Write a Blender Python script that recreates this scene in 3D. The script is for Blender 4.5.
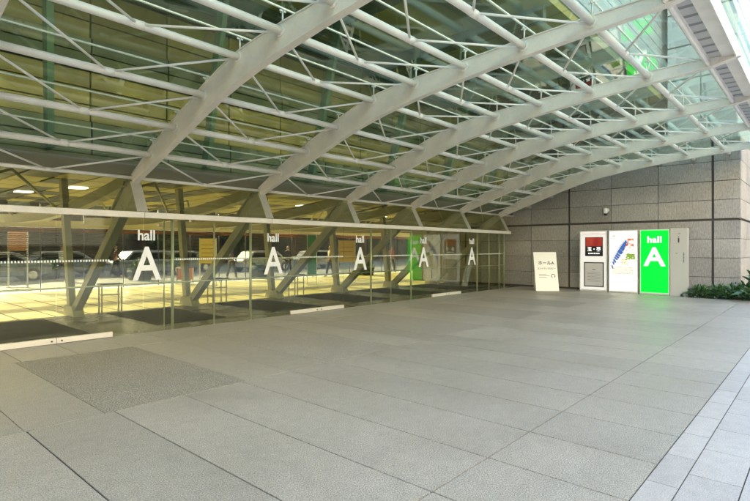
import bpy, bmesh, math, random
from mathutils import Vector, Matrix
random.seed(7)
S = bpy.context.scene
for o in list(bpy.data.objects): bpy.data.objects.remove(o)
COL = S.collection
rad = math.radians

# ------------------------------------------------------------------ camera
YAW = rad(41.8)                       # angle of the view from +X (facade direction) towards +Y
cam_d = bpy.data.cameras.new('camera')
cam = bpy.data.objects.new('camera', cam_d); COL.objects.link(cam)
cam.location = (0, 0, 1.6)
cam.rotation_euler = (rad(90), 0, YAW - rad(90))
cam_d.sensor_width = 36; cam_d.lens = 507/750*36
cam_d.shift_y = -2.5/750
cam_d.clip_start = 0.05; cam_d.clip_end = 3000
S.camera = cam
# ------------------------------------------------------------------ world, sun, exposure
SUN_EL, SUN_AZ = 22.0, 0.0            # azimuth from +Y towards +X
W = bpy.data.worlds.new('World'); S.world = W; W.use_nodes = True
wn = W.node_tree.nodes; wl = W.node_tree.links; wn.clear()
sky = wn.new('ShaderNodeTexSky'); sky.sky_type = 'NISHITA'; sky.sun_disc = False
sky.sun_elevation = rad(SUN_EL); sky.sun_rotation = rad(SUN_AZ); sky.dust_density = 2.2; sky.ozone_density = 0.7
bg = wn.new('ShaderNodeBackground'); bg.inputs[1].default_value = 0.15
wo = wn.new('ShaderNodeOutputWorld'); wl.new(sky.outputs[0], bg.inputs[0]); wl.new(bg.outputs[0], wo.inputs[0])
sd = bpy.data.lights.new('sun', 'SUN'); sd.energy = 5.0; sd.angle = rad(0.5); sd.color = (1, .90, .74)
sun = bpy.data.objects.new('sun', sd); COL.objects.link(sun)
sv = Vector((math.sin(rad(SUN_AZ))*math.cos(rad(SUN_EL)), math.cos(rad(SUN_AZ))*math.cos(rad(SUN_EL)), math.sin(rad(SUN_EL))))
sun.rotation_euler = sv.to_track_quat('Z', 'Y').to_euler()
S.render.engine = 'CYCLES'
S.cycles.transparent_max_bounces = 32; S.cycles.max_bounces = 10; S.cycles.transmission_bounces = 8
S.view_settings.view_transform = 'Standard'; S.view_settings.look = 'None'
S.view_settings.gamma = 1; S.view_settings.exposure = 3.38; S.view_settings.use_curve_mapping = False

# ------------------------------------------------------------------ materials
def mat(name, col=(.5,.5,.5), rough=.6, metal=0, emit=None, es=0, spec=.5):
    m = bpy.data.materials.new(name); m.use_nodes = True
    p = m.node_tree.nodes['Principled BSDF']
    p.inputs['Base Color'].default_value = (*col, 1); p.inputs['Roughness'].default_value = rough
    p.inputs['Metallic'].default_value = metal; p.inputs['Specular IOR Level'].default_value = spec
    if emit: p.inputs['Emission Color'].default_value = (*emit, 1); p.inputs['Emission Strength'].default_value = es
    return m
def N(m, t, **k):
    n = m.node_tree.nodes.new(t)
    for a, b in k.items(): setattr(n, a, b)
    return n
def L(m, a, b): m.node_tree.links.new(a, b)
def P(m): return m.node_tree.nodes['Principled BSDF']
def ramp(m, fac, stops):
    r = N(m, 'ShaderNodeValToRGB'); L(m, fac, r.inputs[0])
    e = r.color_ramp.elements
    while len(e) < len(stops): e.new(.5)
    for x, (p, c) in zip(e, stops):
        x.position = p; x.color = (*c, 1) if len(c) == 3 else c
    return r
def noise(m, scale, detail=4, rough=.5, vec=None):
    n = N(m, 'ShaderNodeTexNoise'); n.inputs['Scale'].default_value = scale
    n.inputs['Detail'].default_value = detail; n.inputs['Roughness'].default_value = rough
    if vec is None:
        g = N(m, 'ShaderNodeNewGeometry'); vec = g.outputs['Position']
    L(m, vec, n.inputs['Vector']); return n
def mixc(m, kind, fac, a, b):
    x = N(m, 'ShaderNodeMix', data_type='RGBA', blend_type=kind)
    if isinstance(fac, (int, float)): x.inputs[0].default_value = fac
    else: L(m, fac, x.inputs[0])
    for s, v in ((6, a), (7, b)):
        if isinstance(v, tuple): x.inputs[s].default_value = (*v, 1)
        else: L(m, v, x.inputs[s])
    return x.outputs[2]
def bump(m, h, strength, dist=.01):
    b = N(m, 'ShaderNodeBump'); b.inputs['Strength'].default_value = strength; b.inputs['Distance'].default_value = dist
    L(m, h, b.inputs['Height']); L(m, b.outputs[0], P(m).inputs['Normal'])

def granite(name, base, speck=.42, island=.10, sc=110, rough=(.36,.55), stain=.13, bmp=.15):
    m = mat(name, base)
    n1 = noise(m, sc, 2, .7); n2 = noise(m, 1.1, 5, .6); n3 = noise(m, 9, 4, .6)
    g = N(m, 'ShaderNodeNewGeometry')
    b = base
    c1 = ramp(m, n1.outputs[0], [(.40, tuple(x*(1-speck) for x in b)), (.5, b), (.60, tuple(min(1, x*(1+speck)) for x in b))])
    c2 = ramp(m, g.outputs['Random Per Island'], [(0, (1-island,)*3), (1, (1+island*.3, 1+island*.3, 1+island*.25))])
    c3 = ramp(m, n2.outputs[0], [(.3, (1-stain,)*3), (.62, (1, 1, 1))])
    c4 = ramp(m, n3.outputs[0], [(.3, (.9,.9,.9)), (.65, (1.05, 1.05, 1.05))])
    c = mixc(m, 'MULTIPLY', 1, c1.outputs[0], c2.outputs[0]); c = mixc(m, 'MULTIPLY', 1, c, c3.outputs[0]); c = mixc(m, 'MULTIPLY', 1, c, c4.outputs[0])
    v = N(m, 'ShaderNodeTexVoronoi'); v.inputs['Scale'].default_value = 1.6; L(m, g.outputs['Position'], v.inputs['Vector'])
    n4 = noise(m, 14, 3); ad = N(m, 'ShaderNodeMath', operation='MULTIPLY_ADD'); L(m, n4.outputs[0], ad.inputs[0]); ad.inputs[1].default_value = .05; L(m, v.outputs['Distance'], ad.inputs[2])
    c5 = ramp(m, ad.outputs[0], [(.045, (.78,.78,.77)), (.075, (1,1,1))]); c = mixc(m, 'MULTIPLY', .8, c, c5.outputs[0])
    L(m, c, P(m).inputs['Base Color'])
    r = ramp(m, n2.outputs[0], [(.3, (rough[0],)*3), (.7, (rough[1],)*3)]); L(m, r.outputs[0], P(m).inputs['Roughness'])
    bump(m, n1.outputs[0], bmp, .003)
    return m
GLOW = 1/10.2        # lit panels, scaled to the exposure
M = {}
M['slab'] = granite('grey_granite_slab', (.385,.36,.30))
M['patch'] = granite('rough_granite', (.335,.312,.255), speck=.6, sc=75, rough=(.55,.75), bmp=.5)
M['paver'] = granite('pale_granite_paver', (.46,.44,.40), speck=.2, rough=(.4,.6))
M['streetpave'] = granite('street_paving', (.17,.175,.19), rough=(.6,.8))
M['joint'] = mat('dark_joint', (.035,.033,.03), .95)
M['vest'] = granite('lobby_grey_granite', (.085,.08,.06), rough=(.2,.35))
M['cream'] = granite('cream_lobby_tile', (.86,.77,.32), speck=.1, island=.12, rough=(.25,.4), stain=.08, bmp=.05)
M['creamjoint'] = mat('brown_joint', (.12,.075,.03), .9)
M['mat'] = mat('dark_entrance_mat', (.022,.021,.016), .95)
g_ = N(M['mat'], 'ShaderNodeNewGeometry'); wv = N(M['mat'], 'ShaderNodeTexWave'); wv.inputs['Scale'].default_value = 9; L(M['mat'], g_.outputs['Position'], wv.inputs[0])
c_ = ramp(M['mat'], wv.outputs[0], [(.2, (.012,.011,.008)), (.8, (.034,.032,.024))]); L(M['mat'], c_.outputs[0], P(M['mat']).inputs['Base Color']); bump(M['mat'], wv.outputs[0], .5, .006)

def steel(name, col, rough=.42):
    m = mat(name, col, rough)
    n1 = noise(m, 3, 5, .6); n2 = noise(m, 40, 3, .6)
    c = ramp(m, n1.outputs[0], [(.3, tuple(x*.87 for x in col)), (.62, col)])
    d = ramp(m, n2.outputs[0], [(.25, (.93,.93,.92)), (.5, (1,1,1))])
    L(m, mixc(m, 'MULTIPLY', 1, c.outputs[0], d.outputs[0]), P(m).inputs['Base Color'])
    return m
M['steel'] = steel('pale_grey_painted_steel', (.84,.78,.68))
M['steel_w'] = steel('off_white_painted_steel', (.90,.86,.78))
M['leg'] = steel('grey_olive_painted_steel', (.46,.44,.37))
M['chrome'] = mat('brushed_steel', (.78,.76,.70), .38, .45)
M['rail'] = mat('satin_steel_door_rail', (.80,.76,.66), .42, .35)
M['dark'] = mat('dark_metal', (.045,.045,.042), .5)
M['black'] = mat('black_paint', (.012,.012,.012), .4)

# granite wall with fine vertical tooling
def wallmat(name, base):
    m = mat(name, base, .8)
    g = N(m, 'ShaderNodeNewGeometry')
    mp = N(m, 'ShaderNodeMapping'); mp.inputs['Scale'].default_value = (1, 1, .35); L(m, g.outputs['Position'], mp.inputs[0])
    n1 = noise(m, 26, 5, .75, mp.outputs[0]); n2 = noise(m, .9, 4); n3 = noise(m, 120, 2, .6)
    c1 = ramp(m, n1.outputs[0], [(.3, tuple(x*.62 for x in base)), (.52, base), (.7, tuple(x*1.28 for x in base))])
    c2 = ramp(m, g.outputs['Random Per Island'], [(0, (.85,.85,.85)), (1, (1.06,1.05,1.03))])
    c3 = ramp(m, n2.outputs[0], [(.3, (.82,.82,.80)), (.65, (1,1,1))])
    c = mixc(m, 'MULTIPLY', 1, c1.outputs[0], c2.outputs[0]); c = mixc(m, 'MULTIPLY', 1, c, c3.outputs[0])
    L(m, c, P(m).inputs['Base Color']); bump(m, n1.outputs[0], .5, .012)
    return m
M['wall'] = wallmat('tooled_grey_granite', (.40,.38,.345))
M['wall_lit'] = wallmat('daylit_granite_tone', (.50,.44,.34))  # same stone round the corner, daylight painted in as a paler beige
M['band'] = mat('dark_groove', (.085,.075,.065), .8)

def glass(name, tint, refl, ior=1.5, gtint=(.95,1,.98), rough=0.0, dirt=.0):
    m = bpy.data.materials.new(name); m.use_nodes = True
    nt = m.node_tree; nt.nodes.clear()
    out = N(m, 'ShaderNodeOutputMaterial'); mx = N(m, 'ShaderNodeMixShader')
    tr = N(m, 'ShaderNodeBsdfTransparent'); tr.inputs[0].default_value = (*tint, 1)
    gl = N(m, 'ShaderNodeBsdfGlossy'); gl.inputs['Roughness'].default_value = rough; gl.inputs['Color'].default_value = (*gtint, 1)
    # Schlick reflectance from the absolute view angle (the same on both faces of a pane)
    g = N(m, 'ShaderNodeNewGeometry'); dt = N(m, 'ShaderNodeVectorMath', operation='DOT_PRODUCT'); L(m, g.outputs['Normal'], dt.inputs[0]); L(m, g.outputs['Incoming'], dt.inputs[1])
    ab = N(m, 'ShaderNodeMath', operation='ABSOLUTE'); L(m, dt.outputs['Value'], ab.inputs[0])
    iv = N(m, 'ShaderNodeMath', operation='SUBTRACT'); iv.inputs[0].default_value = 1; L(m, ab.outputs[0], iv.inputs[1])
    pw = N(m, 'ShaderNodeMath', operation='POWER'); L(m, iv.outputs[0], pw.inputs[0]); pw.inputs[1].default_value = 5
    f0 = ((ior-1)/(ior+1))**2 * refl
    mt = N(m, 'ShaderNodeMath', operation='MULTIPLY_ADD'); mt.use_clamp = True
    L(m, pw.outputs[0], mt.inputs[0]); mt.inputs[1].default_value = 1-f0; mt.inputs[2].default_value = f0
    L(m, mt.outputs[0], mx.inputs[0]); L(m, tr.outputs[0], mx.inputs[1]); L(m, gl.outputs[0], mx.inputs[2])
    src = mx.outputs[0]
    if dirt:
        df = N(m, 'ShaderNodeBsdfDiffuse'); df.inputs[0].default_value = (.5,.55,.5,1)
        n1 = noise(m, 2.2, 6, .65); r = ramp(m, n1.outputs[0], [(.35, (dirt*.3,)*3), (.7, (dirt,)*3)])
        m2 = N(m, 'ShaderNodeMixShader'); L(m, r.outputs[0], m2.inputs[0]); L(m, src, m2.inputs[1]); L(m, df.outputs[0], m2.inputs[2]); src = m2.outputs[0]
    L(m, src, out.inputs[0]); return m
M['cglass'] = glass('green_tinted_canopy_glass', (.76,.85,.75), 1.9, 1.52, dirt=.025)
M['fglass'] = glass('clear_facade_glass', (.82,.85,.73), 1.5, 1.5)
M['tglass'] = glass('tinted_lobby_glass', (.52,.505,.45), 1.0, 1.5)
M['oglass'] = glass('window_glass', (.25,.30,.30), 2.0, 1.5)

# ------------------------------------------------------------------ mesh helpers
class MB:
    def __init__(s): s.bm = bmesh.new()
    def box(s, x0, x1, y0, y1, z0, z1):
        v = [s.bm.verts.new(p) for p in ((x0,y0,z0),(x1,y0,z0),(x1,y1,z0),(x0,y1,z0),(x0,y0,z1),(x1,y0,z1),(x1,y1,z1),(x0,y1,z1))]
        for f in ((0,3,2,1),(4,5,6,7),(0,1,5,4),(1,2,6,5),(2,3,7,6),(3,0,4,7)): s.bm.faces.new([v[i] for i in f])
        return s
    def prism(s, pts, axis, a, b):
        """extrude a polygon along axis ('x': pts are (y,z); 'y': (x,z); 'z': (x,y))"""
        mk = {'x': lambda p, t: (t, p[0], p[1]), 'y': lambda p, t: (p[0], t, p[1]), 'z': lambda p, t: (p[0], p[1], t)}[axis]
        A = [s.bm.verts.new(mk(p, a)) for p in pts]; B = [s.bm.verts.new(mk(p, b)) for p in pts]
        s.bm.faces.new(A); s.bm.faces.new(B[::-1])
        for i in range(len(pts)):
            j = (i+1) % len(pts); s.bm.faces.new((A[i], B[i], B[j], A[j]))
        return s
    def tube(s, p, q, r, r2=None, seg=12):
        p, q = Vector(p), Vector(q); r2 = r if r2 is None else r2
        d = (q-p).normalized(); u = d.orthogonal().normalized(); w = d.cross(u)
        A = [s.bm.verts.new(p + (u*math.cos(2*math.pi*i/seg) + w*math.sin(2*math.pi*i/seg))*r) for i in range(seg)]
        B = [s.bm.verts.new(q + (u*math.cos(2*math.pi*i/seg) + w*math.sin(2*math.pi*i/seg))*r2) for i in range(seg)]
        for i in range(seg):
            f = s.bm.faces.new((A[i], A[(i+1)%seg], B[(i+1)%seg], B[i])); f.smooth = True
        s.bm.faces.new(A[::-1]); s.bm.faces.new(B)
        return s
    def bar(s, p, q, wv, hv, w, h):
        """box beam from p to q with half-sizes w along wv, h along hv"""
        p, q, wv, hv = Vector(p), Vector(q), Vector(wv).normalized(), Vector(hv).normalized()
        v = [s.bm.verts.new(c + wv*a*w + hv*b*h) for c in (p, q) for a, b in ((-1,-1),(1,-1),(1,1),(-1,1))]
        for f in ((0,3,2,1),(4,5,6,7),(0,1,5,4),(1,2,6,5),(2,3,7,6),(3,0,4,7)): s.bm.faces.new([v[i] for i in f])
        return s
    def quad(s, *p):
        s.bm.faces.new([s.bm.verts.new(x) for x in p]); return s
    def build(s, name, m, parent=None, bevel=0, loc=None, local=False):
        bmesh.ops.recalc_face_normals(s.bm, faces=s.bm.faces)
        me = bpy.data.meshes.new(name); s.bm.to_mesh(me); s.bm.free()
        me.materials.append(m)
        o = bpy.data.objects.new(name, me); COL.objects.link(o)
        if parent: 
            o.parent = parent
            if not local: o.matrix_parent_inverse = parent_mat(parent).inverted()
        if bevel:
            b = o.modifiers.new('bevel', 'BEVEL'); b.width = bevel; b.segments = 2; b.limit_method = 'ANGLE'
        return o
def parent_mat(o):
    mtx = Matrix.LocRotScale(o.location, o.rotation_euler, o.scale)
    if o.parent: return parent_mat(o.parent) @ o.matrix_parent_inverse @ mtx
    return mtx
def tag(o, label=None, cat=None, group=None, kind=None):
    if label: o['label'] = label
    if cat: o['category'] = cat
    if group: o['group'] = group
    if kind: o['kind'] = kind
    return o
def empty(name, loc, label=None, cat=None, group=None, rz=0):
    o = bpy.data.objects.new(name, None); COL.objects.link(o); o.location = loc; o.rotation_euler = (0,0,rz); o.empty_display_size = .2
    return tag(o, label, cat, group)
def copy_tree(o, parent=None):
    c = o.copy(); COL.objects.link(c); c.parent = parent
    if parent: c.matrix_parent_inverse = o.matrix_parent_inverse.copy()
    for ch in [x for x in bpy.data.objects if x.parent == o]: copy_tree(ch, c)
    return c
def text_obj(name, body, size, mtx, m, parent, thick=.004, offset=0, sx=1, spacing=1, local=False):
    """flat lettering: text centred in x, baseline at origin of mtx (x right, y up, z towards viewer)"""
    cu = bpy.data.curves.new(name, 'FONT'); cu.body = body; cu.size = size; cu.extrude = thick; cu.offset = offset
    cu.align_x = 'CENTER'; cu.space_character = spacing
    t = bpy.data.objects.new('tmp', cu); COL.objects.link(t)
    dg = bpy.context.evaluated_depsgraph_get(); me = bpy.data.meshes.new_from_object(t.evaluated_get(dg))
    bpy.data.objects.remove(t); me.name = name; me.materials.clear(); me.materials.append(m)
    me.transform(mtx @ Matrix.Diagonal((sx, 1, 1, 1)))
    o = bpy.data.objects.new(name, me); COL.objects.link(o)
    o.parent = parent
    if parent and not local: o.matrix_parent_inverse = parent_mat(parent).inverted()
    return o
def frame(origin, xdir, ydir):
    x, y = Vector(xdir).normalized(), Vector(ydir).normalized(); z = x.cross(y)
    m = Matrix((x, y, z)).transposed().to_4x4(); m.translation = origin; return m

# ------------------------------------------------------------------ the ground
FY = 21.6; MOD = .73; X0, PX = 4.2, 2.92; YF = 9.6; XW = 20.0
def slabs(x0, x1, step, y0, y1, gap=.013, ystep=None, holes=(), off=0, z=0, th=.04):
    b = MB(); n = 0
    ys = [y0]
    if ystep:
        while ys[-1] < y1 - 1e-3: ys.append(min(ys[-1]+ystep, y1))
    else: ys.append(y1)
    for r in range(len(ys)-1):
        x = x0 - (off if r % 2 else 0)
        while x < x1 - .02:
            a, c = max(x, x0), min(x+step, x1)
            if c - a > .03 and not any(h[0]-.02 < (a+c)/2 < h[1]+.02 and h[2] < (ys[r]+ys[r+1])/2 < h[3] for h in holes):
                b.box(a+gap/2, c-gap/2, ys[r]+gap/2, ys[r+1]-gap/2, z-th, z)
            x += step
    return b
g = MB(); g.quad((-700,-700,-.06),(700,-700,-.06),(700,700,-.06),(-700,700,-.06)); tag(g.build('ground', mat('city_ground', (.16,.155,.15), .9)), kind='structure')
XS = 2.0 - MOD*18
g = MB(); g.box(XS-.5, XW+.4, -24, 24, -.056, -.009); tag(g.build('paving_bed', M['joint']), kind='structure')
patches = [(X0+PX*k-2.28, X0+PX*k-.68) for k in range(-2, 6)]
b = slabs(XS, XW, MOD, .94, 1.94)
b2 = slabs(XS, XW, MOD, 1.94, 5.22)
b3 = MB()
xs = [XS] + [v for p in patches for v in p] + [XW]
# middle row: slabs between the rough panels
for i in range(0, len(xs), 2):
    a, c = xs[i], xs[i+1]; n = max(1, round((c-a)/MOD))
    for j in range(n): b3.box(a+(c-a)*j/n+.004, a+(c-a)*(j+1)/n-.004, 5.224, 8.44, -.04, 0)
b4 = slabs(XS, XW, MOD, 8.45, YF+.05)
for k, bb in enumerate((b, b2, b3, b4)): tag(bb.build('plaza_paving', M['slab']), kind='structure')
M['patch2'] = granite('worn_granite', (.355,.33,.275), speck=.5, sc=80, rough=(.5,.7), bmp=.3)
for n_, sel, m_ in (('rough_paving_panel', patches[2:3], M['patch']), ('worn_paving_panels', patches[:2]+patches[3:], M['patch2'])):
    b = MB()
    for a, c in sel: b.box(a+.004, c-.004, 5.224, 8.44, -.04, .001)
    tag(b.build(n_, m_), kind='structure')
b = slabs(XS, 44, .6, .74, .94, gap=.008); 
tag(b.build('paving_edge_strip', M['paver']), kind='structure')
b = slabs(XS, 44, .6, -9, .74, gap=.008, ystep=.325, off=.3)
tag(b.build('walkway_paving', M['paver']), kind='structure')
# lobby floor
b = slabs(-10, 40, MOD*2, YF+.05, 13.4, gap=.01, ystep=1.24); tag(b.build('vestibule_floor', M['vest']), kind='structure')
b = MB(); b.box(-10, 40, 13.4, FY, -.03, -.006); tag(b.build('lobby_floor_bed', M['creamjoint']), kind='structure')
b = slabs(-10, 40, MOD, 13.4, FY, gap=.055, ystep=1.31); tag(b.build('lobby_floor', M['cream']), kind='structure')
b = slabs(-40, 60, 1.5, -22, -9, gap=.01, ystep=1.5, z=-.002); tag(b.build('far_plaza_paving', M['paver']), kind='structure')
# street beyond the lobby
b = slabs(-40, 60, 1.2, FY, 28, gap=.01, ystep=1.02); tag(b.build('pavement', M['streetpave']), kind='structure')
b = MB(); b.box(-200, 200, 28, 28.2, -.05, .02); tag(b.build('kerb', M['paver']), kind='structure')
rm = mat('asphalt', (.13,.135,.15), .75); n = noise(rm, 60, 4); bump(rm, n.outputs[0], .4, .01)
b = MB(); b.box(-200, 200, 28.2, 44, -.058, -.05); tag(b.build('road', rm), kind='structure')
b = MB()
for k in range(-20, 30): b.box(k*6, k*6+3, 36, 36.15, -.05, -.045)
tag(b.build('road_marking', mat('road_paint', (.75,.75,.72), .7)), kind='structure')

# ------------------------------------------------------------------ hall building above and behind the canopy
wm = mat('white_wall_panel', (.80,.81,.84), .45)
g_ = N(wm, 'ShaderNodeNewGeometry'); c_ = ramp(wm, g_.outputs['Random Per Island'], [(0, (.38,.42,.47)), (1, (.50,.53,.56))]); L(wm, c_.outputs[0], P(wm).inputs['Base Color'])
sm = mat('soffit_panel', (.14,.165,.14), .7)
g_ = N(sm, 'ShaderNodeNewGeometry'); c_ = ramp(sm, g_.outputs['Random Per Island'], [(0, (.08,.12,.06)), (.3, (.16,.19,.08)), (.5, (.30,.26,.05)), (1, (.42,.36,.08))]); L(sm, c_.outputs[0], P(sm).inputs['Base Color'])
WY = 4.6
hall = empty('hall_building', (5, 10, 0), 'white panelled hall overhanging the glass canopy, with a dark ribbed soffit', 'building')
b = MB(); b.box(-60, 15, WY+.11, FY+.1, 7.3, 12.5); b.box(15, 95, WY+.11, FY+.1, 7.3, 24); b.box(-60, 60, FY-.3, FY+.1, 3.35, 7.3); b.build('wall', mat('hall_core', (.4,.4,.4), .8), hall)
b = MB()
for i in range(51):
    for j in range(13 if i < 25 else 42): b.box(-60+i*3+.012, -57+i*3-.012, WY, WY+.1, 7.3+j*.4+.015, 7.7+j*.4-.015)
b.build('wall_panels', wm, hall)
b = MB()
y = WY; k = 0
while y < 10.2:
    [b.box(-27.4+5.84*q, -21.6+5.84*q, y+.02, min(y+.62, 10.2), 7.18 - (.0 if k % 2 else .09), 7.28) for q in range(20)]; y += .64; k += 1
b.build('soffit', sm, hall)
dgb = mat('dark_green_beam', (.07,.10,.065), .5)
for k in range(-5, 12):
    x = X0 + PX*k + 1.1
    b = MB(); b.box(x-.09, x+.09, WY+.2, 10.1, 6.75, 7.08); b.build('soffit_beam', dgb, hall)
def cladmat(name, a, c):
    m = mat(name, a, .5); g = N(m, 'ShaderNodeNewGeometry'); q = ramp(m, g.outputs['Random Per Island'], [(0, a), (1, c)])
    n1 = noise(m, 1.7, 5, .6); q2 = ramp(m, n1.outputs[0], [(.3, (.6,.6,.6)), (.65, (1.1,1.1,1.1))])
    L(m, mixc(m, 'MULTIPLY', 1, q.outputs[0], q2.outputs[0]), P(m).inputs['Base Color']); return m
for name, rows, m in (('cladding_panels', (2,3,4,7,8,9), cladmat('ochre_cladding', (.20,.175,.045), (.34,.29,.07))), ('cladding_slats', (0,1,5,6,10,11,12), cladmat('dark_green_cladding', (.07,.10,.055), (.15,.18,.09)))):
    b = MB()
    for k in rows:
        z = 3.32 + k*.31
        for q in range(50): b.box(-33+1.46*q+.015, -33+1.46*(q+1)-.015, 10.22 - (0 if name == 'cladding_panels' else .07), 10.35, z+.01, z+.295)
    b.build(name, m, hall)
b = MB(); b.box(-33, 40, 10.36, 10.5, 3.35, 7.25); b.build('cladding_backing', M['dark'], hall)
# posts standing on the cladding line, seen through the canopy glass
gs = mat('green_steel', (.09,.17,.11), .5)
for k in range(-3, 6):
    x = X0 + PX*k - 1.46
    b = MB(); b.bar((x, 9.9, 3.3), (x-.5, 8.2, 7.1), (1,0,0), (0,1,0), .05, .11); b.build('roof_strut', gs, hall)
# lobby ceiling: cream panels with dark joints, square lamps
b = MB(); b.box(-10, 40, 10.4, FY, 3.3, 3.34); b.build('ceiling_backing', M['creamjoint'], hall)
cm = granite('cream_ceiling_panel', (.74,.66,.26), speck=.05, island=.2, rough=(.3,.4), stain=.1, bmp=0)
b = MB(); x = -10; lamps = []
i = 0
while x < 39.9:
    y = 10.4; j = 0
    while y < FY-.1:
        c = min(x+.73, 40); d = min(y+1.12, FY)
        b.box(x+.035, c-.035, y+.035, d-.035, 3.27, 3.30)
        if (i*3 + 7*j) % 11 == 0 and j in (4, 6, 8): lamps.append(((x+c)/2, (y+d)/2))
        y += 1.12; j += 1
    x += .73; i += 1
g_ = N(cm, 'ShaderNodeNewGeometry'); c_ = ramp(cm, g_.outputs['Random Per Island'], [(0, (.07,.065,.03)), (.34, (.16,.14,.05)), (.4, (.62,.55,.20)), (1, (.80,.72,.30))])
c_.color_ramp.interpolation = 'CONSTANT'; L(cm, c_.outputs[0], P(cm).inputs['Base Color'])
b.build('ceiling', cm, hall)
lampm = mat('ceiling_lamp_glow', (.9,.9,.9), .5, emit=(1,.93,.78), es=GLOW*6)
for (x, y) in lamps:
    b = MB(); b.box(x-.2, x+.2, y-.2, y+.2, 3.245, 3.269); b.build('ceiling_lamp', lampm, hall)
lv = mat('dark_louvre', (.05,.04,.03), .5)
for k in (-1, 0, 1, 2, 3, 4, 6, 7, 9, 11):
    x = 1.3+PX/2*k
    b = MB()
    for q in range(15): b.box(x+.04, x+PX/2-.04, FY-.36, FY-.335, 1.28+q*.068, 1.28+q*.068+.024)
    b.build('louvre', lv, hall)
# upstand closing the lobby towards the hall cladding
b = MB(); b.box(-10, 40, 10.04, 10.2, 3.0, 3.3); b.box(-10, 40, 10.2, 10.4, 3.25, 3.32); b.build('ceiling_edge', mat('dark_olive_edge', (.17,.16,.10), .6), hall)
b = MB(); b.box(-10.3, -10.01, YF, FY, 0, 7.2); b.build('side_wall', M['wall'], hall)
# far facade of the lobby: fascia, posts, panes
b = MB(); b.box(-10, 40, FY-.2, FY+.0, 2.36, 2.62); b.build('far_transom', M['steel_w'], hall)
b = MB(); b.box(-10, 40, FY-.26, FY-.22, 2.2, 2.3); b.build('far_trim', mat('orange_trim', (.30,.11,.03), .5), hall)
b = MB()
for k in range(-3, 26): b.tube((1.3+PX/2*k, FY-.1, 0), (1.3+PX/2*k, FY-.1, 3.3), .022)
b.build('far_mullion', M['dark'], hall)
for k in range(-3, 26):
    x = 1.3+PX/2*k
    b = MB(); b.box(x+.03, x+PX/2-.03, FY-.11, FY-.098, .02, 2.35); b.build('far_glass', M['tglass'], hall)
    b = MB(); b.box(x+.03, x+PX/2-.03, FY-.11, FY-.098, 2.63, 3.3); b.build('far_glass', M['tglass'], hall)

anx = empty('office_tower', (50, 8, 0), 'pale panelled tower rising above the stone corner beyond the canopy edge', 'building')
b = MB(); b.box(21.1, 95, 2.42, 4.4, 5.25, 26); b.build('wall', mat('tower_core', (.3,.3,.3), .8), anx)
pw_ = mat('pale_tower_panel', (.5,.5,.52), .4); g_ = N(pw_, 'ShaderNodeNewGeometry'); c_ = ramp(pw_, g_.outputs['Random Per Island'], [(0, (.46,.50,.56)), (1, (.60,.63,.67))]); L(pw_, c_.outputs[0], P(pw_).inputs['Base Color'])
b = MB()
for j in range(17):
    for i in range(25): b.box(21.2+i*2.9+.02, 24.1+i*2.9-.02, 2.3, 2.41, 5.26+j*1.2+.03, 6.46+j*1.2-.03)
    for i in range(2): b.box(20.98, 21.09, 2.3+i*1.05+.015, 3.35+i*1.05-.015, 5.26+j*1.2+.03, 6.46+j*1.2-.03)
b.build('wall_panels', pw_, anx)

# ------------------------------------------------------------------ stone side wall
wall = empty('stone_wall', (XW, 6, 0), 'tall grey tooled granite wall with dark grooves behind the lit signs', 'wall')
zc = [0.0, .63, 1.27, 1.9, 2.505, 2.57, 3.19, 3.82, 4.47, 5.12]
def courses(b, ycuts, widths, gaps):
    for j in range(len(zc)-1):
        z0, z1 = zc[j], zc[j+1]
        if (z0, z1) == (2.505, 2.57): continue
        g0 = .012; g1 = .012
        if abs(z1-3.82) < .01: g1 = .03
        for (ya, yb) in ycuts: b(ya, yb, z0+g0/2+(.06 if j == 0 else 0), z1-g1/2)
yc = []
edges = [(2.1, 0), (2.86, .07), (4.48, .012), (6.05, .012), (7.62, .07), (9.19, .012), (10.76,.012), (12.34, .07), (13.9,.012), (15.4,0)]
for (a, ga), (c, gc) in zip(edges[:-1], edges[1:]): yc.append((a+ga/2+.002, c-gc/2-.002))
b = MB(); courses(lambda a, c, z0, z1: b.box(XW, XW+.12, a, c, z0, z1), yc, 0, 0)
b.build('stone_block', M['wall'], wall, bevel=.006)
b = MB(); b.box(XW+.06, XW+.6, 2.2, 15.38, 0, 5.1); b.build('groove_backing', M['band'], wall)
b = MB(); b.box(XW-.01, XW+.7, 2.09, 15.4, 5.124, 5.2); b.box(XW+.70, 46, 2.09, 2.7, 5.124, 5.2); b.build('coping', M['wall'], wall)
ret = empty('stone_wall', (30, 2.1, 0), 'stone wall, its daylight painted in as buff, turning the corner at the far right above the shrubs', 'wall')
b = MB()
xc = [XW+.13]+[XW+1.57*k for k in range(1, 17)]
courses(lambda a, c, z0, z1: b.box(a, c, 2.1, 2.22, z0, z1), [(a+.006, c-.006) for a, c in zip(xc[:-1], xc[1:])], 0, 0)
b.build('stone_block', M['wall_lit'], ret, bevel=.006)
b = MB(); b.box(XW+.62, 46, 2.17, 2.6, 0, 5.1); b.build('groove_backing', M['band'], ret)

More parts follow.
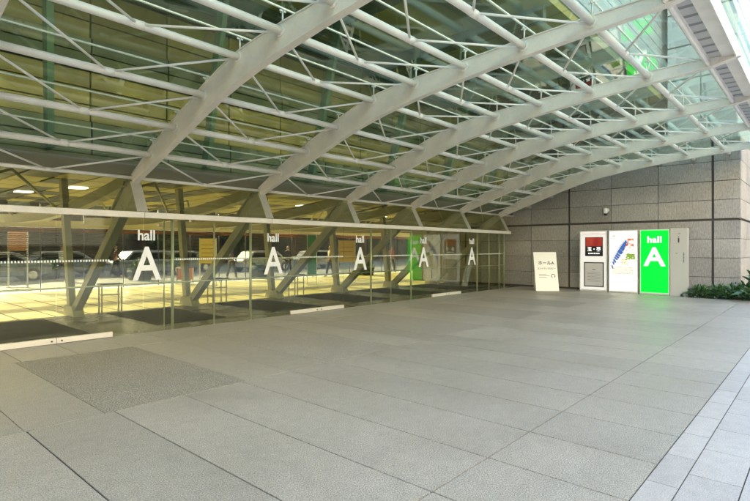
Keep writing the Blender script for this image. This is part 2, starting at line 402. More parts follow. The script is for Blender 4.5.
# ------------------------------------------------------------------ canopy
RIBS = [X0+PX*k for k in range(-3, 6)]
ROWS = [(9.98, 2.95), (9.2, 3.30), (8.28, 3.65), (7.35, 4.02), (6.4, 4.38), (5.4, 4.475), (4.4, 4.54), (3.38, 4.60), (2.4, 4.67), (1.42, 4.73)]
PROF = [(10.02, 2.84, 3.05), (9.2, 3.12, 3.48), (8.3, 3.43, 3.86), (7.35, 3.76, 4.22), (6.8, 3.93, 4.40), (6.35, 4.045, 4.51), (5.9, 4.14, 4.57), (5.3, 4.24, 4.625), (4.6, 4.34, 4.67), (3.8, 4.43, 4.72), (2.4, 4.55, 4.79), (1.45, 4.63, 4.82), (1.05, 4.72, 4.83)]
can = empty('glass_canopy', (6, 5.5, 0), 'curved green glass canopy on white steel ribs over the entrance forecourt', 'canopy')
def rib_mesh(x):
    b = MB()
    lo = [(p[0], p[1]) for p in PROF]; hi = [(p[0], p[2]-.05) for p in PROF]
    b.prism(lo + hi[::-1], 'x', x-.032, x+.032)
    # lower flange
    b.prism([(y, z-.022) for y, z in lo] + [(y, z-.001) for y, z in lo][::-1], 'x', x-.06, x+.06)
    b.prism([(y, z+.001) for y, z in hi] + [(y, z+.018) for y, z in hi][::-1], 'x', x-.05, x+.05)
    return b
for i, x in enumerate(RIBS): rib_mesh(x).build('rib', M['steel'], can)
# purlins and braces
for i in range(len(RIBS)):
    xa = RIBS[i]+.032; xb = RIBS[i+1]-.032 if i+1 < len(RIBS) else XW-.01
    for r, (y, z) in enumerate(ROWS[:-1]):
        R = .032 if r == 0 else .052
        b = MB(); b.tube((xa, y, z), (xb, y, z), R, seg=14)
        if r: b.tube((xa, y, z), (xa+.06, y, z), R+.012, seg=14)
        b.build('purlin', M['steel_w'], can)
        if i+1 < len(RIBS):
            xm = (xa+xb)/2; y2, z2 = ROWS[r+1]
            b = MB()
            b.tube((xm, y, z+.0), (xa+.03, y2+.05, z2-.02), .017, seg=8).tube((xm, y, z), (xb-.03, y2+.05, z2-.02), .017, seg=8)
            b.tube((xm-.07, y, z), (xm+.07, y, z), R+.004, seg=14)
            b.build('brace', M['steel_w'], can)
    for r, (y, z) in enumerate(ROWS):
        if r == 0: continue
        b = MB(); x = RIBS[i]; zt = z + .30
        b.tube((x, y, z+.1), (x, y, zt-.02), .012, seg=8)
        b.bar((x-.05, y, zt-.03), (x+.05, y, zt-.03), (0,1,0), (0,0,1), .008, .008)
        b.bar((x, y-.05, zt-.03), (x, y+.05, zt-.03), (1,0,0), (0,0,1), .008, .008)
        b.build('glass_clamp', M['chrome'], can)
        b = MB()
        for sg in (-1, 1):
            b.tube((x+sg*.033, y, z), (x+sg*.045, y, z), .085, seg=16)
            for q in range(6): b.tube((x+sg*.045, y+.068*math.cos(q*1.047), z+.068*math.sin(q*1.047)), (x+sg*.056, y+.068*math.cos(q*1.047), z+.068*math.sin(q*1.047)), .009, seg=6)
        b.build('joint_plate', M['steel_w'], can)
# glass panes, resting above the clamps
GL = [(9.98, 3.22)] + [(y, z+.30) for y, z in ROWS[1:]] 
GL[-1] = (.98, 5.05)
for i in range(len(RIBS)):
    xa = RIBS[i]+.008; xb = RIBS[i+1]-.008 if i+1 < len(RIBS) else XW-.02
    for (ya, za), (yb, zb) in zip(GL[:-1], GL[1:]):
        b = MB(); n_ = Vector((0, zb-za, ya-yb)).normalized(); d_ = Vector((0, yb-ya, zb-za)).normalized()*.01
        p, q = Vector((0, ya, za))+d_, Vector((0, yb, zb))-d_
        b.bar(((xa+xb)/2, p.y, p.z), ((xa+xb)/2, q.y, q.z), (1,0,0), n_, (xb-xa)/2, .007)
        b.build('glass_pane', M['cglass'], can)
# sealant strips along every row, on top of the glass joints
b = MB()
for (y, z) in GL[1:-1]: b.box(RIBS[0], XW-.02, y-.012, y+.012, z-.004, z+.016)
b.build('sealant_strip', M['steel_w'], can)
# gutter: tube, slotted trough, outer flange
b = MB(); b.tube((RIBS[0]-.5, 1.50, 4.66), (XW-.02, 1.50, 4.66), .035, seg=12)
b.box(RIBS[0]-.5, XW-.02, 1.475, 1.485, 4.70, 4.95)
b.box(RIBS[0]-.5, XW-.02, 1.12, 1.30, 4.74, 4.765); b.box(RIBS[0]-.5, XW-.02, 1.10, 1.12, 4.70, 4.98)
b.build('gutter_edge', M['steel_w'], can)
b = MB(); b.box(RIBS[0]-.5, XW-.02, 1.30, 1.475, 4.755, 4.77); 
tm = mat('slotted_tray', (.30,.30,.29), .5)
g_ = N(tm, 'ShaderNodeNewGeometry'); sp = N(tm, 'ShaderNodeSeparateXYZ'); L(tm, g_.outputs['Position'], sp.inputs[0])
md = N(tm, 'ShaderNodeMath', operation='PINGPONG'); L(tm, sp.outputs[0], md.inputs[0]); md.inputs[1].default_value = .17
gt = N(tm, 'ShaderNodeMath', operation='GREATER_THAN'); L(tm, md.outputs[0], gt.inputs[0]); gt.inputs[1].default_value = .125
L(tm, mixc(tm, 'MIX', gt.outputs[0], (.50,.50,.48), (.22,.22,.22)), P(tm).inputs['Base Color'])
b.build('gutter_tray', tm, can)

# ------------------------------------------------------------------ entrance facade
fac = empty('glass_facade', (7, YF, 0), 'low glass entrance front with steel transom under the canopy', 'glass facade')
XE = 18.55
b = MB()
xs_ = [-8] + RIBS[1:] 
for a, c in zip(xs_[:-1], xs_[1:]): b.box(a+.004, c-.004, YF-.07, YF+.09, 2.165, 2.272)
b.box(xs_[-1]-.0, XE+.35, YF-.07, YF+.09, 2.165, 2.272)
b.build('transom', M['steel'], fac, bevel=.008)
doors = [(X0+PX*k-2.33+.0, X0+PX*k-.56) for k in (0, 2, 4)]       # three pairs of sliding doors
doors[0] = (1.87, 3.64)
doors[1] = (7.70, 9.46); doors[2] = (13.5, 15.2)
posts = [(4.62,.012), (4.79,.028), (5.70,.018), (6.60,.028), (10.61,.028), (11.49,.012), (12.45,.028), (16.42,.028), (17.3,.02), (18.09,.02), (18.5,.028)]
cuts = sorted([-8,-5,-3,-1,.5,1.87,3.64] + [4.2,4.79,5.7,6.6,7.7,9.46,10.61,11.49,12.45,13.5,15.2,16.42,17.3,18.09,18.5])
for a, c in zip(cuts[:-1], cuts[1:]):
    if any(abs(a-d[0]) < .02 for d in doors): continue
    b = MB(); b.box(a+.006, c-.006, YF-.006, YF+.006, .012, 2.165); b.build('glass_pane', M['fglass'], fac)
for x, r in posts:
    b = MB(); b.tube((x, YF+.04, 0), (x, YF+.04, 2.15), r, seg=12); b.build('mullion', M['chrome'], fac)
for (a, c) in doors:
    mdl = (a+c)/2
    for (p, q) in ((a, mdl-.004), (mdl+.004, c)):
        dr = MB(); dr.box(p, q, YF-.018, YF-.006, .085, 2.149); dr = dr.build('door', M['fglass'], fac)
        b = MB(); b.box(p, q, YF-.045, YF+.02, .012, .10); b.build('door_rail', M['rail'], dr, bevel=.004)
        hx = q-.07 if q < c-.1 else p+.07
        b = MB(); b.tube((hx, YF-.06, .055), (hx, YF-.044, .055), .014); b.build('lock', M['dark'], dr)
# upper inclined glass between transom and first purlin
ys0, zs0, ys1, zs1 = YF+.03, 2.28, 9.98, 2.93
for i in range(1, len(RIBS)):
    xa = RIBS[i-1]+.05; xb = RIBS[i]-.05
    b = MB(); n_ = Vector((0, -(zs1-zs0), ys1-ys0)).normalized()
    b.bar(((xa+xb)/2, ys0, zs0), ((xa+xb)/2, ys1, zs1), (1,0,0), n_, (xb-xa)/2, .006); b.build('upper_glass', M['fglass'], fac)
# dotted safety line and rail
dm = mat('white_film', (.85,.85,.80), .6)
g_ = N(dm, 'ShaderNodeNewGeometry'); sp = N(dm, 'ShaderNodeSeparateXYZ'); L(dm, g_.outputs['Position'], sp.inputs[0])
md = N(dm, 'ShaderNodeMath', operation='PINGPONG'); L(dm, sp.outputs[0], md.inputs[0]); md.inputs[1].default_value = .0225
gt = N(dm, 'ShaderNodeMath', operation='GREATER_THAN'); L(dm, md.outputs[0], gt.inputs[0]); gt.inputs[1].default_value = .011; L(dm, gt.outputs[0], P(dm).inputs['Alpha'])
for q in RIBS[1:-1]:
    b = MB(); b.box(q+.6, q+PX-.6, YF-.0255, YF-.0245, 1.36, 1.395); b.build('dotted_film', dm, fac)
b = MB(); b.tube((-4, YF+.10, .92), (XE, YF+.10, .92), .014, seg=10); b.build('handrail', M['chrome'], fac)
b = MB(); b.tube((4.85, YF+.10, 1.37), (XE+.1, YF+.10, 1.37), .010, seg=8); b.build('slim_rail', M['chrome'], fac)
# lettering at each rib
wht = mat('white_letter', (.88,.88,.86), .6)
for k in range(-1, 5):
    x = X0 + PX*k + .06
    text_obj('letter', 'A', .88, frame((x, YF-.03, 1.01), (1,0,0), (0,0,1)), wht, fac, .0015, .012, .86)
    text_obj('lettering', 'hall', .27, frame((x-.01, YF-.03, 1.75), (1,0,0), (0,0,1)), wht, fac, .0015, .006, .92)

# ------------------------------------------------------------------ V-shaped columns carrying the ribs
ORD = {-3: 'out beyond the left edge, farthest out', -2: 'just left of the photo', -1: 'left of the first lettering',
       0: 'behind the leftmost hall A lettering', 1: 'behind the second hall A lettering from the left', 2: 'behind the third hall A lettering from the left',
       3: 'behind the fourth hall A lettering from the left', 4: 'behind the fifth hall A lettering from the left', 5: 'at the right end of the glass front'}
def column(x):
    root = empty('support_column', (x, 13.3, 0))
    b = MB()   # gusset with edge flanges, in the plane of the rib
    poly = [(YF+.02, 2.30), (9.93, 2.84), (10.35, 2.86), (11.0, 2.30), (10.9, 2.14), (9.75, 2.14)]
    b.prism([(YF+.1, 2.28), (9.94, 2.835), (10.3, 2.9), (11.05, 2.28)], 'x', x-.03, x+.03)
    b.bar((x, YF+.04, 2.28), (x, 9.96, 2.86), (1,0,0), (0,.6,-.3), .10, .028)
    b.bar((x, 10.3, 2.9), (x, 11.05, 2.28), (1,0,0), (0,.6,.7), .08, .02)
    b.build('gusset', M['leg'], root)
    b = MB(); pr = [(10.25, 2.93), (11.8, 2.72), (13.4, 2.56), (15.5, 2.47), (18, 2.47), (21.3, 2.62)]
    b.prism([(p[0], p[1]+.14) for p in pr] + [(p[0], p[1]-.10) for p in pr][::-1], 'x', x-.045, x+.045)
    b.prism([(p[0], p[1]-.125) for p in pr] + [(p[0], p[1]-.101) for p in pr][::-1], 'x', x-.10, x+.10); b.build('inner_rib', M['leg'], root)
    b = MB(); b.tube((x, 14.6, 2.6), (x+PX*.5, 12.3, 3.2), .03).tube((x+.02, 14.6, 2.6), (x-PX*.5, 12.3, 3.2), .03).tube((x, 18.6, 2.6), (x+PX*.5, 16.2, 3.2), .03).tube((x, 18.6, 2.6), (x-PX*.5, 16.2, 3.2), .03); b.build('inner_brace', M['leg'], root)
    b = MB(); b.bar((x, 10.45, 2.40), (x, 13.3, .10), (1,0,0), (0,.62,.78), .055, .095); b.bar((x, 10.37, 2.30), (x, 13.19, .03), (1,0,0), (0,.62,.78), .085, .012); b.build('leg', M['leg'], root)
    b = MB(); b.bar((x, 13.45, .06), (x-.1, 13.75, 3.26), (1,0,0), (0,1,0), .07, .10); b.build('leg', M['leg'], root)
    b = MB(); b.prism([(12.95,0),(13.7,0),(13.6,.24),(13.1,.24)], 'x', x-.12, x+.12); b.build('foot', M['leg'], root, bevel=.01)
    return root
for k in range(-1, 6):
    c = column(X0+PX*k); tag(c, 'olive grey V-shaped steel column in the lobby '+ORD[k], 'column', 'V columns behind the glass front')

# ------------------------------------------------------------------ lobby things
NM = ['first', 'second', 'third', 'fourth', 'fifth', 'sixth']
for k, (a, c) in enumerate(patches[2:]):
    b = MB(); b.box(a, c, 10.35, 13.1, .001, .014)
    side = ['behind the glass door at the left edge', 'between the first and second hall A lettering', 'behind the second pair of doors', 'between the third and fourth hall A lettering', 'behind the third pair of doors', 'at the right end of the lobby'][k]
    tag(b.build('floor_mat', M['mat'], bevel=.003), 'dark entrance mat on the lobby floor '+side, 'mat', 'mats inside the entrance')

def high_table():
    root = empty('leaflet_table', (0,0,0))
    b = MB(); b.box(-.26,.26,-.17,.17,.70,.73); b.build('table_top', M['dark'], root, bevel=.005, local=True)
    for sx in (-1,1):
        for sy in (-1,1):
            b = MB(); b.tube((sx*.22, sy*.13, 0), (sx*.22, sy*.13, .70), .018); b.build('leg', M['steel_w'], root, local=True)
    b = MB(); b.box(-.24,.24,-.15,.15,.45,.465); b.build('shelf', M['steel_w'], root, local=True)
    return root
proto = None
for i, (k, lab) in enumerate(((0, 'beside the column behind the leftmost hall A'), (1, 'beside the column behind the second hall A'), (2, 'beside the column behind the third hall A'))):
    t = high_table() if proto is None else copy_tree(proto)
    proto = proto or t
    t.location = (X0+PX*k+.75, 13.15, 0); t.rotation_euler = (0,0,rad(8*i-6))
    tag(t, 'small white-legged table with a dark top '+lab, 'table', 'small tables beside the columns')

# standing boards near the far side of the lobby
def board(px, d, w, h, z0, col, name, label, cat, stripes=None):
    t = (px-375)/507; x = d*(math.cos(YAW)+math.sin(YAW)*t); y = d*(math.sin(YAW)-math.cos(YAW)*t)
    root = empty(name, (x, y, 0), label, cat, rz=YAW-rad(90))
    b = MB(); b.box(-w/2, w/2, -.03, .03, z0, z0+h); b.build('panel', mat(name+'_face', col, .5), root, bevel=.004, local=True)
    b = MB(); b.box(-w/2-.02, -w/2, -.04, .04, 0, z0+h+.02); b.box(w/2, w/2+.02, -.04, .04, 0, z0+h+.02); b.box(-w/2-.02, w/2+.02, -.16, .16, 0, .03)
    b.build('frame', M['chrome'], root, local=True)
    if stripes:
        b = MB()
        for i in range(stripes): b.box(-w*.4, w*.4, -.035, -.031, z0+h*(.25+.65*i/stripes), z0+h*(.25+.65*i/stripes)+.02)
        b.build('lines', mat('brown_print', (.25,.13,.05), .6), root, local=True)
board(208, 21.5, .68, 1.05, .95, (.80,.66,.30), 'notice_board', 'tall cream notice board with brown lines, between the first and second hall A', 'notice board', 4)
board(312, 22.0, .38, 1.7, .45, (.03,.22,.10), 'banner_stand', 'slim dark green banner stand right of the second hall A lettering', 'banner')
board(347, 23.5, .75, 1.0, .95, (.72,.50,.24), 'information_board', 'tan information board standing left of the third hall A lettering', 'notice board', 3)
board(18, 20.5, .75, .75, 1.5, (.62,.26,.10), 'menu_board', 'small orange brown lettered board near the left edge of the lobby', 'notice board', 4)
board(185, 22.5, .7, .5, .2, (.55,.20,.05), 'brochure_box', 'low orange brochure box seen through the second glass bay', 'box')

# ------------------------------------------------------------------ signs against the stone wall
BX0, BX1 = 19.32, 19.50
def vface(y, z, x=BX0-.004): return frame((x, y, z), (0,-1,0), (0,0,1))
casem = mat('white_case', (.70,.69,.64), .4)
def case(name, y0, y1, label, cat, z1=2.24):
    root = empty(name, ((BX0+BX1)/2, (y0+y1)/2, 0), label, cat)
    b = MB(); b.box(BX0+.03, BX1, y0, y1, .0, z1); b.build('cabinet', casem, root, bevel=.006)
    b = MB(); b.box(BX0, BX0+.03, y0, y1, .03, .07); b.box(BX0, BX0+.03, y0, y1, z1-.035, z1); b.box(BX0, BX0+.03, y0, y0+.03, .07, z1-.035); b.box(BX0, BX0+.03, y1-.03, y1, .07, z1-.035)
    b.build('frame', casem, root)
    return root
# hall A sign
s1 = case('hall_sign', 3.98, 4.90, 'bright green illuminated sign reading hall A against the stone wall', 'sign')
gm = mat('green_light_panel', (0,.12,.01), .45, spec=.15, emit=(0.0,.80,.03), es=GLOW*1.7)
b = MB(); b.box(BX0+.008, BX0+.02, 4.012, 4.868, .072, 2.203); b.build('light_panel', gm, s1)
wl_ = mat('lit_white_letter', (.9,.9,.9), .4, emit=(1,1,.95), es=GLOW*1.5)
text_obj('letter', 'A', .88, vface(4.44, 1.00), wl_, s1, .002, .018, 1.05)
text_obj('lettering', 'hall', .30, vface(4.44, 1.79), wl_, s1, .002, .007, 1.05, 1.06)
# poster case with feather and brush lettering
s2 = case('poster_case', 4.96, 5.93, 'lit white poster case with a blue feather and red and green lettering', 'poster case')
pm = mat('lit_poster_paper', (.3,.3,.25), .4, emit=(1,.93,.74), es=GLOW*1.3)
b = MB(); b.box(BX0+.008, BX0+.02, 4.992, 5.898, .072, 2.203); b.build('poster', pm, s2)
def prints(name, polys, col, e, parent, x=BX0+.004):
    b = MB()
    for poly in polys: b.prism(poly, 'x', x, x+.003)
    b.build(name, mat(name+'_ink', tuple(c*.4 for c in col), .5, emit=col, es=e*.8), parent)
feather = []
for i in range(14):
    t = i/13; cy_ = 5.83 - .46*t**1.2; cz_ = .98 + .90*t**.75
    feather.append([(cy_, cz_-.03), (cy_-.02-.10*math.sin(math.pi*t), cz_-.12-.05*random.random()), (cy_-.06-.13*math.sin(math.pi*t), cz_-.10), (cy_-.035, cz_+.03)])
    feather.append([(cy_, cz_), (cy_+.05*math.sin(math.pi*t)+.01, cz_-.07), (cy_+.03, cz_+.0), (cy_-.01, cz_+.06)])
prints('feather', feather[::2], (.05,.14,.45), GLOW, s2)
prints('feather_edge', feather[1::2], (.2,.35,.6), GLOW, s2)
text_obj('red_lettering', '春', .30, vface(5.22, 1.50, BX0+.003), mat('red_ink', (0.245, 0.021, 0.01), .5, emit=(.7,.06,.03), es=GLOW*.6), s2, .002, .013)
text_obj('red_lettering', '風', .26, vface(5.20, 1.72, BX0+.003), mat('red_ink2', (0.262, 0.042, 0.014), .5, emit=(.75,.12,.04), es=GLOW*.6), s2, .002, .012)
text_obj('green_lettering', '舞', .32, vface(5.20, 1.14, BX0+.003), mat('green_ink', (0.087, 0.158, 0.017), .5, emit=(.3,.5,.06), es=GLOW*.6), s2, .002, .013)
text_obj('yellow_lettering', '花', .24, vface(5.40, 1.02, BX0+.003), mat('yellow_ink', (0.245, 0.193, 0.035), .5, emit=(.8,.65,.15), es=GLOW*.6), s2, .002, .002)
b = MB()
for i in range(5):
    y = 5.80
    while y > 5.12:
        w = random.uniform(.03,.11); b.box(BX0+.005, BX0+.008, max(5.1, y-w), y, .90-i*.055, .925-i*.055); y -= w+.02
b.box(BX0+.005, BX0+.008, 5.70, 5.80, 2.02, 2.05); b.box(BX0+.005, BX0+.008, 5.74, 5.80, 1.94, 1.96)
b.build('small_print', mat('grey_ink', (.4,.38,.3), .6), s2)
# left case: header, red and black poster, notice sheet
s3 = case('notice_case', 5.99, 6.96, 'white notice case holding a red and black poster above a grey sheet', 'notice case')
hm = mat('lit_white_back', (.4,.4,.37), .4, emit=(1,.97,.9), es=GLOW*.62)
b = MB(); b.box(BX0+.008, BX0+.02, 6.022, 6.928, .072, 2.203); b.build('back_panel', hm, s3)
b = MB(); b.box(BX0+.001, BX0+.0075, 6.13, 6.76, 1.30, 2.00); b.build('poster', M['black'], s3)
rd = mat('red_poster', (.15,.01,.01), .5, emit=(.45,.05,.03), es=GLOW*.75)
nr = noise(rd, 5, 4); rr = ramp(rd, nr.outputs[0], [(.35, (.25,.01,.01)), (.6, (.5,.07,.03))]); L(rd, rr.outputs[0], P(rd).inputs['Emission Color'])
b = MB(); b.box(BX0-.002, BX0, 6.15, 6.74, 1.66, 1.98); b.build('poster_top', rd, s3)
text_obj('lettering', '玉・英', .16, vface(6.44, 1.50, BX0-.001), wl_, s3, .001, .003)
text_obj('lettering', 'Ayuriel', .13, vface(6.44, 1.37, BX0-.001), wl_, s3, .001, .001) if False else None
b = MB()
for i in range(6): b.box(BX0-.001, BX0, 6.25+i*.07, 6.295+i*.07, 1.38, 1.42)
b.build('small_print', wl_, s3)
b = MB(); b.box(BX0-.012, BX0+.0, 6.09, 6.80, .17, 1.08); b.build('notice_frame', M['dark'], s3)
b = MB(); b.box(BX0-.016, BX0-.0125, 6.13, 6.76, .21, 1.04); b.build('notice_sheet', mat('grey_sheet', (.42,.41,.38), .6, emit=(.42,.41,.38), es=GLOW*.25), s3)
b = MB()
b.box(BX0-.018, BX0-.0162, 6.38, 6.50, .80, .82)
for i in range(7): b.box(BX0-.018, BX0-.0162, 6.20, 6.68, .70-i*.055, .708-i*.055)
b.build('notice_print', M['dark'], s3)
text_obj('header', 'イベントスケジュール', .085, vface(6.46, 2.08, BX0+.003), mat('pink_ink', (.75,.25,.2), .5, emit=(.8,.35,.3), es=GLOW*.5), s3, .001, .001)
# plain beige end panel with small icons
s4 = empty('service_panel', (19.6, 3.72, 0), 'plain beige end panel with small icons right of the green sign', 'panel')
b = MB(); b.box(BX0-.02, BX1, 3.45, 3.965, 0, 2.26); b.build('cabinet', mat('beige_enamel', (.50,.49,.43), .45), s4, bevel=.008)
b = MB(); b.box(BX0-.024, BX0-.021, 3.69, 3.73, 1.78, 1.93); b.box(BX0-.024, BX0-.021, 3.695, 3.725, 1.95, 1.98)
for i in range(7): b.box(BX0-.024, BX0-.021, 3.55, 3.58, 1.42-i*.05, 1.45-i*.05)
b.build('icons', M['dark'], s4)
b = MB(); b.box(BX0-.024, BX0-.021, 3.74, 3.80, 1.40, 1.44); b.box(BX0-.024, BX0-.021, 3.66,3.72,2.06,2.10); b.build('faint_icons', mat('faint_ink', (.32,.31,.28), .6), s4)
b = MB(); b.tube((BX0-.05, 3.62, .05), (BX0-.02, 3.62, .05), .03); b.box(BX0-.08, BX0-.02, 3.56, 3.66, .0, .03); b.build('floor_bolt', M['dark'], s4)

# leaning stand sign
px, d = 547.5, 18.9; t = (px-375)/507
st = empty('stand_sign', (d*(math.cos(YAW)+math.sin(YAW)*t), d*(math.sin(YAW)-math.cos(YAW)*t), 0), 'white leaning stand sign with Japanese text on the forecourt by the end of the glass', 'sign', rz=YAW-rad(90))
tilt = math.atan2(.34, 1.44); hN = Vector((0, math.sin(tilt), math.cos(tilt))); nN = Vector((0, -math.cos(tilt), math.sin(tilt)))
b = MB(); b.bar((0,0,.0), hN*1.48, (1,0,0), nN, .43, .018); b.build('panel', mat('white_enamel', (.84,.83,.74), .35), st, bevel=.005, local=True)
b = MB(); b.bar((-.36,.42,0), hN*1.2+Vector((-.36,0,0))-nN*.03, (1,0,0), (0,1,0), .015, .015); b.bar((.36,.42,0), hN*1.2+Vector((.36,0,0))-nN*.03, (1,0,0), (0,1,0), .015, .015); b.bar((-.36,.42,.02), (.36,.42,.02), (0,1,0), (0,0,1), .015, .015)
b.build('rear_stand', M['chrome'], st, local=True)
def sface(x, v): return frame(Vector((x,0,0))+hN*v+nN*.020, (1,0,0), hN)
ink = mat('black_print', (.02,.02,.02), .6)
text_obj('lettering', 'ホールA', .165, sface(.02, 1.0), ink, st, .001, .003, local=True)
text_obj('lettering', 'エントランスロビー', .075, sface(.02, .82), ink, st, .001, .001, local=True)
b = MB()
for i in range(3):
    o_ = hN*(.62-.055*i)+nN*.019; b.bar(o_+Vector((-.28,0,0)), o_+Vector((.0 if i != 1 else .12,0,0)), hN, nN, .006, .001)
for i in range(14):
    a0 = rad(-60+i*22); a1 = rad(-60+(i+1)*22)
    o_ = hN*.56+nN*.019+Vector((.25,0,0))
    b.bar(o_+Vector((math.cos(a0)*.07,0,0))+hN*math.sin(a0)*.07, o_+Vector((math.cos(a1)*.07,0,0))+hN*math.sin(a1)*.07, hN if abs(math.sin((a0+a1)/2)) > .7 else (1,0,0), nN, .012, .001)
b.build('arrow_print', ink, st, local=True)

# security camera on the wall
sc = empty('security_camera', (XW, 6.18, 2.9), 'small white security camera on a bracket high on the stone wall', 'camera')
b = MB(); b.tube((XW, 6.18, 3.02), (XW-.03, 6.18, 3.02), .07); b.bar((XW-.03, 6.18, 3.02), (XW-.22, 6.18, 3.06), (0,1,0), (0,0,1), .02, .02); b.build('bracket', M['steel_w'], sc)
b = MB(); b.tube((XW-.22, 6.18, 3.08), (XW-.22, 6.18, 2.93), .085, .085); b.tube((XW-.22, 6.18, 2.93), (XW-.22, 6.18, 2.88), .085, .05); b.build('housing', M['steel_w'], sc)
bmx = bmesh.new(); bmesh.ops.create_uvsphere(bmx, u_segments=12, v_segments=8, radius=.06, matrix=Matrix.Translation((XW-.22, 6.18, 2.86)))
hb = MB(); hb.bm = bmx; hb.build('lens_dome', M['black'], sc)

# ------------------------------------------------------------------ shrubs by the wall corner
def leafmat(name, c, c2):
    m = mat(name, c, .45)
    g = N(m, 'ShaderNodeNewGeometry'); r = ramp(m, g.outputs['Random Per Island'], [(0, c), (.7, tuple((a+b_)/2 for a, b_ in zip(c, c2))), (1, c2)])
    L(m, r.outputs[0], P(m).inputs['Base Color']); return m
lm = leafmat('glossy_shrub_leaf', (.03,.09,.03), (.17,.32,.11))
def leaf(b, p, d, up, l, w):
    d = d.normalized(); s_ = d.cross(up); s_ = s_.normalized() if s_.length > .01 else Vector((1,0,0)); u = s_.cross(d)
    pts = [p, p+d*l*.35+s_*w*.5+u*l*.05, p+d*l*.75+s_*w*.32+u*l*.0, p+d*l-u*l*.12, p+d*l*.75-s_*w*.32, p+d*l*.35-s_*w*.5+u*l*.05]
    b.bm.faces.new([b.bm.verts.new(q) for q in pts])
def shrub(x, y, rx, ry, h, n, l, name, label, cat, group):
    root = empty(name, (x, y, 0), label, cat, group)
    st_ = MB()
    for i in range(10):
        a = random.uniform(0, 6.28); st_.tube((x+.05*math.cos(a), y+.05*math.sin(a), -.03), (x+rx*.6*math.cos(a), y+ry*.6*math.sin(a), h*.7), .008, .004, seg=6)
    st_.build('stem', mat('brown_stem', (.10,.07,.04), .9), root)
    b = MB()
    for i in range(n):
        a = random.uniform(0, 6.28); e = random.uniform(-.1, 1.45); rr_ = random.uniform(.55, 1.05)*(1+.18*math.sin(3*a+x*5))
        dr = Vector((math.cos(a)*math.cos(e)*rx, math.sin(a)*math.cos(e)*ry, math.sin(e)*h))
        p = Vector((x, y, .04)) + dr*rr_
        p.z = max(p.z, .03)
        d_ = (dr.normalized() + Vector((random.uniform(-1,1), random.uniform(-1,1), random.uniform(-.5,.7)))*.8)
        leaf(b, p, d_, Vector((random.uniform(-.4,.4), random.uniform(-.4,.4), 1)), l*random.uniform(.7,1.3), l*.5)
    b.build('foliage', lm, root)
b = MB(); b.box(18.95, 19.99, -3.5, 3.40, -.05, .012); tag(b.build('planting_bed', mat('soil', (.04,.032,.024), .95)), kind='structure')
ys_ = [3.12, 2.62, 2.12, 1.62, 1.1, .6, .1, -.4]
for i, y in enumerate(ys_):
    shrub(19.42+random.uniform(-.06,.06), y, .42, .36, .27+.04*(i%3)+.04*(i>3), 620, .10, 'low_shrub',
          ['low glossy shrub beside the beige end panel, first of the row', 'second low shrub from the beige end panel', 'third low shrub from the beige end panel, at the wall corner', 'fourth low shrub from the beige end panel, right of the wall corner',
           'fifth low shrub from the beige end panel', 'sixth low shrub from the beige end panel', 'seventh low shrub from the beige end panel', 'eighth low shrub, farthest from the beige end panel'][i], 'shrub', 'low shrubs along the stone wall')
shrub(19.05, 1.55, .5, .45, .62, 170, .30, 'broadleaf_shrub', 'taller broad-leaved plant rising above the low shrubs at the right edge', 'shrub', None)

# ------------------------------------------------------------------ street beyond the lobby
def car(x, y, col, label, l=4.4, h=1.45):
    root = empty('parked_car', (x, y, -.05), label, 'car', 'cars on the street beyond the lobby')
    bm_ = mat('car_paint', col, .25, .2); z0 = -.05
    b = MB(); prof = [(-l/2, .35), (-l/2+.02, .75), (-l/2+.15, .92), (-l*.18, 1.0), (l*.47, .95), (l/2, .8), (l/2, .35), (l*.36, .28), (-l*.36, .28)]
    b.prism([(x+p, z0+q) for p, q in prof], 'y', y-.88, y+.88); b.build('body', bm_, root, bevel=.06)
    b = MB(); cab = [(-l*.36, .98), (-l*.27, h-.05), (-l*.2, h), (l*.14, h), (l*.19, h-.05), (l*.32, .98)]
    b.prism([(x+p, z0+q) for p, q in cab], 'y', y-.74, y+.74); cb = b.build('cabin', bm_, root, bevel=.05)
    win = [(-l*.31, 1.02), (-l*.25, h-.12), (l*.13, h-.12), (l*.25, 1.02)]
    b = MB(); b.prism([(x+p, z0+q) for p, q in win], 'y', y-.755, y-.742); b.build('side_window', M['oglass'], root)
    for sx in (-.31, .31):
        for sy in (-1, 1):
            b = MB(); b.tube((x+sx*l, y+sy*.72, z0+.33), (x+sx*l, y+sy*.91, z0+.33), .33, seg=20); w_ = b.build('wheel', M['black'], root)
            b = MB(); b.tube((x+sx*l, y+sy*.90, z0+.33), (x+sx*l, y+sy*.92, z0+.33), .2, seg=16); b.build('rim', M['chrome'], w_)
    b = MB(); b.box(x-l/2-.01, x-l/2+.03, y-.8, y-.5, z0+.68, z0+.8); b.build('headlight', casem, root)
    b = MB(); b.box(x-l/2-.01, x-l/2+.03, y+.5, y+.8, z0+.68, z0+.8); b.build('headlight', casem, root)
car(6.0, 30.0, (.22,.25,.31), 'pale grey blue car on the street beyond the lobby, leftmost of the row')
car(13.6, 30.4, (.12,.15,.22), 'dark blue car on the street beyond the lobby, nearest lane', 4.6, 1.5)
car(21.5, 30.0, (.35,.36,.38), 'pale grey car on the street beyond the lobby, right of the dark blue one')
car(9.9, 33.5, (.16,.19,.26), 'pale blue grey car in the far lane between the first and second near cars', 4.5)
car(17.3, 33.6, (.22,.25,.30), 'grey blue car in the far lane between the middle and rightmost cars', 4.5)
car(27.6, 31, (.3,.31,.35), 'grey car beyond the far right end of the lobby glass', 4.5)
